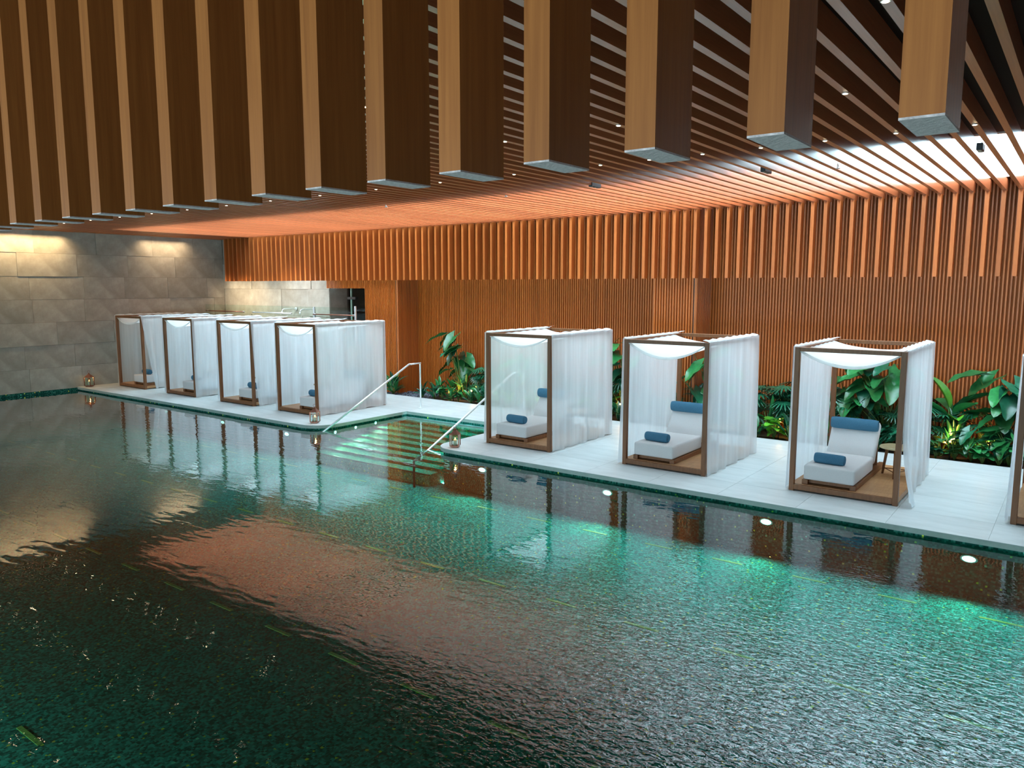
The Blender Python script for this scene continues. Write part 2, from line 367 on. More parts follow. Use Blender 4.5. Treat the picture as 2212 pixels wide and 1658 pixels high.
# ---- wooden batten walls
BW = {}
def batten_wall(name, x0, x1, y, z0, z1, side=None):
    """backing board plus upright round-nosed battens; side=(y0,y1) adds battens on the +X face at x1"""
    o = tag(MB().box(x0, x1, y+.03, 17.5 if z0 < 0 else y+.12, z0, z1).build(name, W_BACK), kind='structure')
    h = z1-z0
    key = round(h, 3)
    if key not in BW: BW[key] = MB().prism([(-.02, 0), (-.014, -.034), (.014, -.034), (.02, 0)], 0, h).mesh('batten', W_BAT)
    n = int((x1-x0)/.0665)
    for i in range(n+1):
        mk('batten', BW[key], o, (x0+.02+i*(x1-x0-.04)/n, y+.03, z0))
    return o
ZT = 5.25
w1 = batten_wall('wall_back_right', -7.15, 3.2, 17.32, -.05, ZT)
w2 = batten_wall('wall_back_column', -8.2, -7.15, 16.5, -.05, ZT)
w3 = batten_wall('wall_back_middle', -16.62, -8.2, 17.32, -.05, ZT)
w4 = batten_wall('wall_back_left', -18.03, -16.62, 16.45, -.05, ZT)
w5 = batten_wall('wall_back_lintel', -19.83, -18.03, 16.45, 3.13, ZT)
def side_face(parent, x, y0, y1, z0=-.05, z1=ZT):
    MB().box(x-.06, x, y0, y1, z0, z1).build('side_board', W_DARK, parent)
    key = 'side'; h = z1-z0
    me = MB().prism([(0, -.022), (.02, -.014), (.02, .014), (0, .022)], 0, h).mesh('batten', W_BAT)
    n = int((y1-y0)/.06)
    for i in range(n+1): mk('batten', me, parent, (x, y0+.02+i*(y1-y0-.04)/n, z0))
side_face(w2, -7.15, 16.5, 17.35); side_face(w4, -16.62, 16.45, 17.35)
# room behind the door
door = tag(MB().box(-19.83, -17.9, 19.6, 19.7, 1.3, 3.4).build('wall_vestibule', W_DARK), kind='structure')
b = MB(); b.box(-17.98, -17.9, 16.6, 19.7, 1.3, 3.5); b.box(-21.4, -17.9, 17.5, 19.7, 3.4, 3.5); b.box(-21.4, -17.9, 16.4, 19.7, 1.2, 1.35); b.box(-21.4, -21.3, 17.4, 19.7, 1.3, 3.4); b.box(-21.4,-19.8,19.6,19.7,1.3,3.4)
tag(b.build('vestibule_shell', W_DARK), kind='structure')
d = empty('door_1', (-19.3, 17.0, 1.35), 'x', 'x'); del d['label']; del d['category']; d['kind'] = 'structure'
MB().box(0, 1.25, -.006, .006, 0, 2.0).build('glass_leaf', GLASSG, d)
MB().box(-.0, .06, -.02, .02, 0, 2.0).build('glass_edge', mat('glass_edge', (.2, .32, .26), .3), d)
MB().box(-.1, .28, -.06, .06, 1.42, 1.5).build('door_closer', BLACK, d)
# ---- solid ceiling above the slats, and the skylight
b = MB()
b.box(XL-1, 4.2, -5.2, 11.63, 5.12, 5.6); b.box(XL-1, -23.57, 11.63, 16.27, 5.1, 5.6); b.box(XL-1, 4.2, 16.27, 20, 5.3, 5.6); b.box(3.07, 4.2, 11.63, 16.27, 5.12, 5.6)
ceiling = tag(b.build('ceiling', DARKCEIL), kind='structure')
b = MB(); b.box(-23.5, 3.0, 11.64, 11.7, 5.1, 5.62); b.box(-23.5, 3.0, 16.2, 16.26, 5.1, 5.62); b.box(-23.56, -23.5, 11.64, 16.26, 5.1, 5.62); b.box(3.0, 3.06, 11.64, 16.26, 5.1, 5.62)
tag(b.build('trim_1', WHITE), kind='structure')
sm = MB().box(-.0335, .0335, -7.57, 7.57, 0, .19).mesh('ceiling_slat', W_SLAT)
nsl = int((3.2-XL-.3)/PIT)
SL0 = -1.10
slx = [SL0+PIT*k for k in range(17, -98, -1)]
slx = [x for x in slx if x > XL+.45]
for x in slx: mk('ceiling_slat', sm, ceiling, (x, 8.9, ZC))
MB().box(XL, XL+.42, 1.3, 16.5, ZC, ZC+.2).build('border_beam', W_FIN, ceiling)
# header beam above the near fins
MB().box(-9, 3.2, 1.28, 1.36, ZC+.0, ZC+.19).build('header_beam', W_FIN, ceiling)
# ---- hanging fin screens
fm = MB().box(-.0335, .0335, -.085, .085, 0, ZC-ZB).mesh('fin', W_FIN)
scr = bpy.data.objects.new('trim_2', None); COL.objects.link(scr); scr['kind'] = 'structure'; scr.location = (0, 16.285, ZB)
for x in slx: mk('fin', fm, scr, (x, 0, 0))
ZN = 3.4655
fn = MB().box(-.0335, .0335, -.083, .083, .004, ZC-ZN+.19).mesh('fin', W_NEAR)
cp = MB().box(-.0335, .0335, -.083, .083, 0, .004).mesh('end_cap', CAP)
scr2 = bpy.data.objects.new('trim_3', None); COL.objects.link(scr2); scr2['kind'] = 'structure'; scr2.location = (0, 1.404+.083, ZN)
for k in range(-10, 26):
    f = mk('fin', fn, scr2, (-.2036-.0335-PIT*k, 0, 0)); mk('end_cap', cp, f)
# ---- side and rear walls
tag(MB().box(4.0, 4.2, -5.2, 19, -1, 6).build('wall_right', W_DARK), kind='structure')
b = MB(); b.box(XL-1, 4.2, -5.3, -5.2, -.3, .8); b.box(XL-1, 4.2, -5.3, -5.2, 2.25, 6); b.box(XL-1, -21, -5.3, -5.2, .8, 2.6); b.box(3, 4.2, -5.3, -5.2, .8, 2.6)
tag(b.build('wall_rear', mat('rear_plaster', (.35, .3, .25), .8)), kind='structure')

# planting bed
tag(MB().box(-17.9, 3.2, 16.0, 17.4, -.25, -.045).build('planting_bed', SOIL), kind='structure')
rp = random.Random(3)
pm = MB()
for i in range(900):
    x = rp.uniform(-17.0, -15.2); y = rp.uniform(16.03, 16.95); r = rp.uniform(.018, .034); z = -.035+rp.uniform(-.01, .015)
    n = len(pm.v)
    for (a, c, e) in ((1,0,0),(0,1,0),(-1,0,0),(0,-1,0),(0,0,1),(0,0,-1)): pm.v.append((x+a*r*rp.uniform(.8,1.3), y+c*r*rp.uniform(.8,1.3), z+e*r*.7))
    for t in ((0,1,4),(1,2,4),(2,3,4),(3,0,4),(1,0,5),(2,1,5),(3,2,5),(0,3,5)): pm.f.append(tuple(n+q for q in t)); pm.sm.append(True)
tag(pm.build('pebbles', PEB), 'blue-grey pebbles covering the bed beside the pool rail post', 'pebbles', kind='stuff')

# ================================================================== LAMPS
def lamp_spot(name, loc, target, energy, col, angle=60, blend=.6, size=.05, parent=None):
    l = bpy.data.lights.new(name, 'SPOT'); l.energy = energy; l.color = col; l.spot_size = math.radians(angle); l.spot_blend = blend; l.shadow_soft_size = size
    o = bpy.data.objects.new(name, l); COL.objects.link(o); o.location = loc
    d = Vector(target)-Vector(loc); o.rotation_euler = d.to_track_quat('-Z', 'Y').to_euler()
    if parent: o.parent = parent; o.matrix_parent_inverse = parent.matrix_world.inverted()
    return o
# downlights in the slats
ring = MB().tube([(0, 0, 0), (0, 0, -.008)], [.026, .03], 16).mesh('trim_ring', STEEL)
lens = MB().tube([(0, 0, -.008), (0, 0, -.011)], .02, 12).mesh('lamp_lens', LENS)
LENS.cycles.emission_sampling = 'NONE'
for ry, nm in ((9.52, 'row nearest the skylight'), (7.33, 'middle row'), (5.15, 'row nearest the near fins')):
    for k in range(2, len(slx), 3):
        x = slx[k]
        if (k-2) % 3: continue
        if x > 1.2 or x < -24.5: continue
        t = empty('ceiling_downlight', (x, ry, ZC), 'small warm downlight in a ceiling slat, '+nm, 'light', 'ceiling downlights, '+nm)
        mk('trim_ring', ring, t); mk('lamp_lens', lens, t)
# black ceiling fixtures
def fixture(px, py, lab, L_=.22):
    t = empty('ceiling_spotlight', (px, py, ZC+.02), lab, 'light')
    MB().box(-.035, .035, -L_/2, L_/2, -.045, .04).build('housing', BLACK, t, .006, 1)
    for j in range(3): MB().tube([(0, -L_/3+j*L_/3, -.045), (0, -L_/3+j*L_/3, -.05)], .022, 10).build('lens', mat('dull_lens', (.5, .45, .35), .2), t)
    return t
fixture(-1.22, 11.25, 'black box spotlight under the skylight slats at the far right')
fixture(-3.95, 11.5, 'black multi-lens spotlight between slats above the sixth pavilion', .3)
fixture(-6.83, 11.45, 'black multi-lens spotlight between slats right of the fifth pavilion', .3)
for x, y, lab in ((-3.0, 11.7, 'small steel sprinkler head hanging above the seventh pavilion'), (-8.83, 11.6, 'small steel sprinkler head hanging above the fifth pavilion'), (-12.0, 11.6, 'small steel sprinkler head hanging over the pool steps')):
    t = empty('sprinkler_head', (x, y, ZC+.03), lab, 'sprinkler')
    MB().tube([(0, 0, .02), (0, 0, -.05)], .012, 8).build('pipe', STEEL, t); MB().tube([(0, 0, -.05), (0, 0, -.058)], .032, 12).build('deflector', STEEL, t)
# pool wall lamps
pl_ring = MB().tube([(0, .02, 0), (0, -.012, 0)], [.11, .1], 20).mesh('bezel', STEEL)
pl_lens = MB().tube([(0, -.012, 0), (0, -.016, 0)], [.078, .07], 20).mesh('lens', PLENS)
PLENS.cycles.emission_sampling = 'NONE'
plx = [-1.0, -3.63, -6.35, -9.1, -15.1, -17.75, -20.5, -23.25]
near = ['nearest the right edge', 'second from the right edge', 'third from the right edge', 'just right of the pool steps', 'just left of the pool steps', 'third from the stone wall', 'second from the stone wall', 'nearest the stone wall']
for x, s in zip(plx, near):
    t = empty('underwater_lamp', (x, YD+.05, -.3), 'round white lamp glowing underwater in the pool wall, '+s, 'light', 'lamps under the deck edge')
    for o in (mk('bezel', pl_ring, t), mk('lens', pl_lens, t)): o.scale = (1, 1, .5)
    l = lamp_spot('beam', (x, YD-.05, -.3), (x, YD-3.0, -1.0), 42 if x > -12 else 14, (.9, 1, .75), 140, .9, .08)
    l.parent = t; l.location = (0, -.1, 0)
for i, (y, z, s) in enumerate(((11.7, -.2, 'nearest the open pool'), (12.33, -.18, 'in the middle'), (12.98, -.16, 'nearest the back of the steps'))):
    t = empty('step_lamp', (X0-.05, y, z), 'small round lamp beside the pool steps, '+s, 'light', None, PI/2)
    o = mk('bezel', pl_ring, t); o.scale = (.45,)*3; o = mk('lens', pl_lens, t); o.scale = (.45,)*3
    l = lamp_spot('beam', (0, 0, 0), (0, -1, 0), 60, (1, .95, .6), 140, .8, .05); l.parent = t; l.location = (0, -.06, 0)
# hidden slot lamps that wash the left stone wall from the ceiling gap
def wash(name, loc, length, e, col, tilt):
    l = bpy.data.lights.new(name, 'AREA'); l.shape = 'RECTANGLE'; l.size = length; l.size_y = .05; l.energy = e; l.color = col; l.spread = math.radians(120)
    o = bpy.data.objects.new(name, l); COL.objects.link(o); o.location = loc; o.rotation_euler = tilt; return o
wash('wall_wash', (XL+.32, 9.75, ZC-.03), 2.6, 60, (1, .72, .38), (0, math.radians(-14), PI/2)).rotation_euler = (math.radians(0), math.radians(14), 0)
bpy.data.objects['wall_wash'].data.size, bpy.data.objects['wall_wash'].data.size_y = .05, 2.6
w2_ = wash('wall_wash', (XL+.3, 14.3, ZC-.03), 1.6, 20, (1, .74, .45), (0, math.radians(14), 0)); w2_.data.size, w2_.data.size_y = .05, 1.6
for x, e in ((-24.9, 150), (-23.7, 170), (-22.3, 70)):  # unseen spots set in front of the niche, standing in for its downlights
    lamp_spot('niche_wash', (x, 15.3, 3.3), (x, 16.57, 2.6), e*1.0, (1, .8, .52), 100, 1, .15)
lamp_spot('niche_fill', (-20.9, 14.9, 3.3), (-20.9, 16.57, 2.6), 150, (1, .95, .88), 110, .9, .1)  # unseen fill spot added to brighten the niche stone
# unseen lamps added along the near pool wall to light the dark floor
for k in range(8):
    x = -.8-3.2*k
    t = empty('underwater_lamp', (x, .31, -.35), 'unseen round lamp added in the near pool wall to light the floor', 'light', 'unseen lamps added in the near pool wall', PI)
    for o in (mk('bezel', pl_ring, t), mk('lens', pl_lens, t)): o.scale = (1, 1, .5)
    l = lamp_spot('beam', (0, 0, 0), (0, -1, -.12), 95, (.7, 1, .92), 150, .9, .1); l.parent = t; l.location = (0, -.1, 0)

# ================================================================== PAVILIONS
H, DEP = 2.265, 2.32
CAB = [(-24.98, 1.6, 1), (-22.12, 1.58, 1), (-19.3, 1.58, 1), (-16.68, 1.58, 1), (-9.74, 1.58, 0), (-6.58, 1.58, 0), (-3.6, 1.57, 0), (-.64, 1.57, 0)]
YC = 12.12
ORD = ['first', 'second', 'third', 'fourth', 'fifth', 'sixth', 'seventh', 'eighth']
WHERE = ['nearest the stone wall', 'second from the stone wall', 'third from the stone wall', 'just left of the steps', 'just right of the steps', 'second right of the steps', 'third right of the steps', 'cut off at right edge']
P = .075
def curtain(seed, side, W_, flare=0., front_in=0.):
    r = random.Random(seed); ph = [r.uniform(0, 6.28) for _ in range(6)]; fr = r.uniform(15, 19)
    sgn = 1 if side else -1; x0 = W_ if side else 0
    def fn(u, v):
        y = -.012 + u*(DEP+.03)
        a = .006 + .016*(v**.7)
        s = a*(math.sin(fr*u*2+ph[0]+.5*math.sin(7*u+ph[1])) + .6*math.sin(fr*3.1*u+ph[2]+v*1.1))
        z = (H+.012)*(1-v) + .014*v + (.01*math.sin(u*22+ph[4])*v**6)
        out = .022 + .02*v + flare*max(0, v-.45)**2*2.2*max(0, 1-u*4.0)
        yy = y - flare*.25*max(0, v-.5)*max(0, 1-u*4) + front_in*v*max(0, 1-u*5)
        return (x0+sgn*(out+s), yy, z)
    m = MB().grid(fn, 110, 22)
    # turn-over on top of the rail
    def top(u, v):
        y = -.012+u*(DEP+.03); return (x0+sgn*(.022*(1-v)) - sgn*v*.1, y, H+.012+.018*math.sin(v*PI*.5)+.008*math.sin(u*46+ph[3])+.01*v)
    m.grid(top, 60, 2)
    return m
def canopy(seed, W_):
    r = random.Random(seed+50); p0 = r.uniform(0, 6); sag = r.uniform(.2, .26); y1 = DEP*r.uniform(.84, .93)
    def fn(u, v):
        x = -.02+u*(W_+.04); y = .03+v*(y1-.03)
        cat = 1-(2*u-1)**2
        s = sag*(.95+.25*math.cos(v*PI))*cat**.85
        edge = (1-cat)
        return (x, y + .03*math.sin(u*PI)*(1 if v > .5 else 0), H+.03-s+.007*edge*math.sin(v*48+p0)+.006*math.sin(u*9+v*5+p0)*cat)
    m = MB().grid(fn, 26, 44)
    # front and back hems: a second narrow strip hanging from the front edge
    def hem(u, v):
        a = fn(u, .0); return (a[0], a[1]-.012, a[2]-v*.045*(1-(2*u-1)**2)**.5)
    m.grid(hem, 26, 1)
    return m
def rot_roll(L_, r, seed):
    m = MB(); n = 18; k = 20
    rr = random.Random(seed)
    def fn(u, v):
        a = v*2*PI; e = 1-.12*abs(2*u-1)**12; rad = r*e*(1+.02*math.sin(3*a+1))
        return ((u-.5)*L_, rad*math.cos(a), rad*math.sin(a))
    m.grid(fn, n, k)
    for s in (0, 1):   # spiral ends
        def end(u, v, s=s):
            a = v*2*PI; rad = r*.88*(1-u); return ((s-.5)*L_+(1 if s else -1)*(-.006*math.sin(u*14)), rad*math.cos(a), rad*math.sin(a))
        m.grid(end, 8, k)
    return m
def cab_label(i, what): return what % (ORD[i]+' pavilion', WHERE[i])
for i, (cx, cw, mir) in enumerate(CAB):
    t = empty('poolside_pavilion', (cx, YC, 0), 'wooden pavilion with white sheer curtains on the pool deck, ' + WHERE[i], 'pavilion', 'curtained pavilions along the pool')
    # posts
    for (px, py) in ((0, 0), (cw-P, 0), (0, DEP-P), (cw-P, DEP-P)):
        MB().box(px, px+P, py, py+P, .0, H).build('post', W_FRAME, t, .004, 1)
    for py in (0, DEP-P): MB().box(P, cw-P, py, py+P, H-P*.85, H).build('top_rail', W_FRAME, t, .004, 1)
    for px in (0, cw-P): MB().box(px+.005, px+P-.005, P, DEP-P, H-P*.85, H-.002).build('top_rail', W_FRAME, t, .004, 1)
    MB().box(P-.001, cw-P+.001, .0, .05, .02, .1).build('front_sill', W_FRAME, t, .004, 1)
    pf = MB(); pf.box(.01, cw-.01, .055, DEP-.01, .025, .098); pl = pf.build('platform', W_DECK, t)
    nb = 12
    pb = MB().box(0, (DEP-.07)/1.0*0+cw-.03, 0, (DEP-.07)/nb-.003, 0, .006).mesh('platform_board', W_DECK)
    for k in range(nb): mk('platform_board', pb, pl, (.015, .06+k*(DEP-.07)/nb, .098))
    fl = {6: .3, 2: .16, 0: .05}.get(i, .02)
    c = curtain(i, True, cw, fl, {0: .35, 2: .1, 3: .02}.get(i, 0)); c.build('curtain', SHEER, t)
    curtain(i+20, False, cw, .03).build('curtain', SHEER, t)
    canopy(i, cw).build('canopy', CANOPY, t)
    # ---- daybed
    bx = cx + (.765 if mir else .17); by = YC + .1
    BWD, BL = (.8, 2.05) if not mir else (.77, 2.05)
    d = empty('daybed', (bx, by, .104), 'cream cushioned daybed on wooden base in the pavilion ' + WHERE[i], 'daybed', 'daybeds in the pavilions')
    for x in (0, BWD-.09): MB().box(x, x+.09, 0, BL, .0, .075).build('base_rail', W_FRAME, d, .004, 1)
    MB().box(.09, BWD-.09, .06, BL-.1, .02, .075).build('base_board', W_FRAME, d)
    MB().box(.02, BWD-.02, -.02, 1.24, .08, .315).build('mattress', CUSH, d, .035, 3)
    # reclined back cushion
    ang = math.radians(57); bl, th = .74, .17
    bc = MB().box(.02, BWD-.02, 0, bl, 0, th).build('back_cushion', CUSH, d, .055, 4)
    bc.location = (0, 1.36, .14); bc.rotation_euler = (ang, 0, 0)
    MB().box(.06, BWD-.06, -.0, .02, 0, .6).build('back_support', W_FRAME, d, 0, 1, (0, 1.72, .07))
    # ---- towel rolls
    tr = rot_roll(.45, .082, i).build('rolled_towel', TOWEL)
    tr.location = (bx+BWD*.42, by+.27, .104+.315+.078); tr.rotation_euler = (0, 0, math.radians(-4))
    tag(tr, 'small rolled blue towel on the daybed seat in pavilion ' + WHERE[i], 'towel', 'small rolled towels on the daybeds')
    hr = rot_roll(.74, .1, i+9).build('bolster', TOWEL)
    yy = 1.36+math.cos(ang)*.62-math.sin(ang)*(th+.055); zz = .14+math.sin(ang)*.62+math.cos(ang)*(th+.055)
    hr.location = (bx+BWD*.5, by+yy, .104+zz); hr.rotation_euler = (0, 0, 0); hr.scale = (1, .8, 1)
    tag(hr, 'long blue head roll on the raised backrest in pavilion ' + WHERE[i], 'bolster', 'blue head rolls on the daybeds')
    # ---- side table
    tx = cx + (.38 if mir else 1.26); ty = YC + (1.2 if mir else 1.5)
    s = empty('side_table', (tx, ty, .104), 'round wooden side table with splayed legs in the pavilion ' + WHERE[i], 'table', 'side tables in the pavilions')
    MB().tube([(0, 0, .465), (0, 0, .475), (0, 0, .492), (0, 0, .5)], [.235, .26, .26, .25], 28).build('table_top', noisy('table_top_wood%d' % i, [(.3, (.32, .24, .12)), (.7, (.5, .42, .26))], 14, .35, .05) if i == 0 else bpy.data.materials['table_top_wood0'], s)
    for q in range(3):
        a = q*2*PI/3+.6
        MB().tube([(.24*math.cos(a), .24*math.sin(a), 0), (.17*math.cos(a), .17*math.sin(a), .466)], [.018, .026], 8).build('leg', W_FRAME, s)
        a2 = a+2*PI/3
        MB().tube([(.205*math.cos(a), .205*math.sin(a), .1), (.205*math.cos(a2), .205*math.sin(a2), .1)], .008, 6).build('stretcher', W_FRAME, s)

# ================================================================== LANTERNS
def lantern(x, y, lab, rz=.5, sc=1.0):
    t = empty('candle_lantern', (x, y, 0), lab, 'lantern', None, rz); t.scale = (sc,)*3
    a = .085
    b = MB(); b.box(-a*.8, a*.8, -a*.8, a*.8, 0, .018); b.box(-a, a, -a, a, .018, .034); b.build('base', COPPER, t)
    for sx in (-1, 1):
        for sy in (-1, 1): MB().box(sx*a-.009, sx*a+.009, sy*a-.009, sy*a+.009, .03, .265).build('corner_bar', COPPER, t)
    m = MB(); n = 0
    m.v = [(-a-.008, -a-.008, .262), (a+.008, -a-.008, .262), (a+.008, a+.008, .262), (-a-.008, a+.008, .262), (-.022, -.022, .35), (.022, -.022, .35), (.022, .022, .35), (-.022, .022, .35)]
    m.f = [(0,3,2,1),(4,5,6,7),(0,1,5,4),(1,2,6,5),(2,3,7,6),(3,0,4,7)]; m.sm = [False]*6; m.build('roof', COPPER, t)
    MB().tube([(0,0,.35),(0,0,.365),(0,0,.38)], [.02,.026,.014], 10).build('neck', COPPER, t)
    MB().tube([(.035*math.sin(q*PI/6), 0, .415-.035*math.cos(q*PI/6)) for q in range(13)], .004, 6, False).build('ring_handle', COPPER, t)
    for q in range(4):
        g = MB().box(-a+.008, a-.008, -.001, .001, .036, .26).build('pane', GLASS, t); g.rotation_euler = (0, 0, q*PI/2); g.location = (a*math.sin(q*PI/2), -a*math.cos(q*PI/2), 0)
    c = MB().tube([(0,0,.034),(0,0,.15)], .033, 14).build('candle', WAX, t)
    MB().tube([(0,0,.15),(0,0,.162),(0,0,.175),(0,0,.195)], [.004,.009,.008,.001], 8).build('flame', FLAME, c)
    l = bpy.data.lights.new('glow', 'POINT'); l.energy = .6; l.color = (1, .55, .2); l.shadow_soft_size = .02
    o = bpy.data.objects.new('glow', l); COL.objects.link(o); o.parent = t; o.location = (0, 0, .23)
    return t
lantern(-25.5, 11.42, 'copper candle lantern at the far left end of the deck against the stone wall', .5, 1.15)
lantern(-14.42, 11.5, 'copper candle lantern left of the pool steps in front of a pavilion post')
lantern(-9.98, 11.42, 'copper candle lantern with lit candle on the deck corner right of the steps')

# ================================================================== HAND RAILS
def rail(x, lab, xb):
    t = empty('pool_handrail', (x, 14.64, 0), lab, 'handrail')
    MB().tube([(0, 0, .0), (0, 0, 1.17), (0, 0, 1.19)], .02, 12).build('post', STEEL, t)
    MB().tube([(0, .02, 1.19), (0, -.42, 1.19)], .02, 12).build('top_bar', STEEL, t)
    MB().tube([(0, -.40, 1.197), (xb-x, 11.25-14.64, -.13)] + ([(xb-x, 10.85-14.64, -.27)] if x > -12 else []), .024, 12).build('sloping_bar', STEEL, t)
    if x > -12: MB().tube([(xb-x, 10.85-14.64, -.27), (xb-x, 10.85-14.64, ZF)], .024, 12).build('underwater_post', BLACK, t)
    MB().tube([(0, 0, 0), (0, 0, .012), (0, 0, .016)], [.05, .05, .03], 16).build('flange', STEEL, t)
rail(-13.99, 'steel handrail left of the pool steps, post on the back deck', -13.86)
rail(-10.62, 'steel handrail right of the pool steps, running behind the curtained pavilion', -10.58)

# ================================================================== NICHE FITTINGS
t = empty('glass_balustrade', (-21.7, 15.75, 1.35), 'frameless glass balustrade on the raised terrace behind the left pavilions', 'balustrade')
for k in range(5):
    x0 = -4.0+k*1.58; MB().box(x0, x0+1.56, -.006, .006, 0, 1.2).build('glass_panel', GLASS, t)
for (a, c, m) in ((-3.9, -1.6, COPPER), (-1.1, 1.0, STEEL), (2.1, 4.0, COPPER)):
    MB().tube([(a, -.06, .97), (c, -.06, .97)], .018, 10).build('grab_rail', m, t)
    for e in (a+.05, c-.05): MB().tube([(e, -.06, .97), (e, 0, .97)], .028, 10).build('rail_bracket', STEEL, t)
MB().box(2.05, 2.12, -.02, .02, 0, 1.2).build('post', STEEL, t); MB().box(3.98, 4.03, -.02, .02, 0, 1.25).build('post', STEEL, t)
for x, lab in ((-21.55, 'left chrome wall spout over the terrace behind the glass'), (-20.6, 'right chrome wall spout over the terrace behind the glass')):
    s = empty('wall_spout', (x, 16.55, 2.44), lab, 'spout')
    MB().tube([(0, 0, 0), (0, -.02, 0)], .055, 14).build('flange', STEEL, s)
    MB().tube([(0, 0, 0), (0, -.5, .0), (0, -.55, -.02), (0, -.58, -.08)], .018, 8).build('pipe', STEEL, s)
    MB().tube([(0, -.58, -.08), (0, -.585, -.15)], [.026, .03], 10).build('nozzle', STEEL, s)
s = empty('ceiling_lamp', (-19.2, 17.9, 3.4), 'white disc ceiling lamp in the dark room behind the doorway', 'light')
MB().tube([(0, 0, 0), (0, 0, -.04), (0, 0, -.06)], [.12, .12, .08], 20).build('disc', mat('soft_lamp', (1, 1, 1), .4, emit=(.8, .85, 1), es=1.4), s)
s = empty('wall_light_box', (-18.25, 16.9, 2.78), 'small white box light inside the doorway beside the batten wall', 'light')
MB().box(-.09, .09, -.03, .03, -.05, .05).build('box', mat('white_box', (.8, .8, .85), .4, emit=(.8, .85, 1), es=.35), s, .008, 1)

# ================================================================== PLANTS
def leaf_heart(L_=1.0, W_=.8, cup=.12, wav=.03):
    m = MB()
    nv, nu = 10, 8
    def fn(u, v):
        # v along the blade 0..1 , u across -1..1
        s = 2*u-1
        prof = (math.sin(PI*min(1, (v*.93+.07))**.72))**.62 * (1-.25*v)
        x = s*W_*.5*prof
        back = -.22*abs(s)**1.2*(1-v)**2*2
        y = v*L_ + back*L_
        z = cup*abs(s)**1.5*prof*1.2 - .28*L_*v*v + wav*math.sin(v*16+s*3)*abs(s)**2
        return (x, y, z)
    m.grid(fn, nu, nv); return m
def leaf_lance(L_=1.0, W_=.26, arch=.5):
    def fn(u, v):
        s = 2*u-1; prof = math.sin(PI*v**.8)**.8+.03
        return (s*W_*.5*prof, v*L_*(1-.12*v), .42*L_*v*(1-v*.9*arch*2)*.5+.05*abs(s)*prof)
    return MB().grid(fn, 4, 9)
def leaf_fan(n=13):
    m = MB()
    for k in range(n):
        a = math.radians(-105+210*k/(n-1)); L_ = 1-.25*abs(k/(n-1)*2-1)
        d = Vector((math.sin(a), math.cos(a), 0)); p = Vector((d.y, -d.x, 0))
        def fn(u, v, d=d, p=p, L_=L_):
            s = 2*u-1; w_ = .055*math.sin(PI*min(1, v*.9+.1))**.6
            c = d*(v*L_)+p*(s*w_); return (c.x, c.y, .1*v-.35*v*v*L_+.015*(1-abs(s)))
        m.grid(fn, 2, 5)
    return m
def leaf_paddle():
    def fn(u, v):
        s = 2*u-1; prof = math.sin(PI*(v*.96+.02))**.5
        return (s*.19*prof, v, .14*abs(s)*prof-.25*v*v)
    return MB().grid(fn, 6, 10)
ML = {}
def lm(kind, m):
    k = (kind, m.name)
    if k not in ML:
        b = {'heart': lambda: leaf_heart(), 'round': lambda: leaf_heart(.8, .85, .05, .02), 'lance': lambda: leaf_lance(), 'fan': lambda: leaf_fan(), 'paddle': lambda: leaf_paddle(), 'thin': lambda: leaf_lance(1, .13, .4)}[kind]()
        ML[k] = b.mesh('leaf', m)
    return ML[k]
def leaf_at(parent, me, base, az, el, size, roll=0):
    o = mk('leaf', me, parent, base)
    o.rotation_euler = (Matrix.Rotation(az, 3, 'Z') @ Matrix.Rotation(el, 3, 'X') @ Matrix.Rotation(roll, 3, 'Y')).to_euler()
    o.scale = (size,)*3
    return o
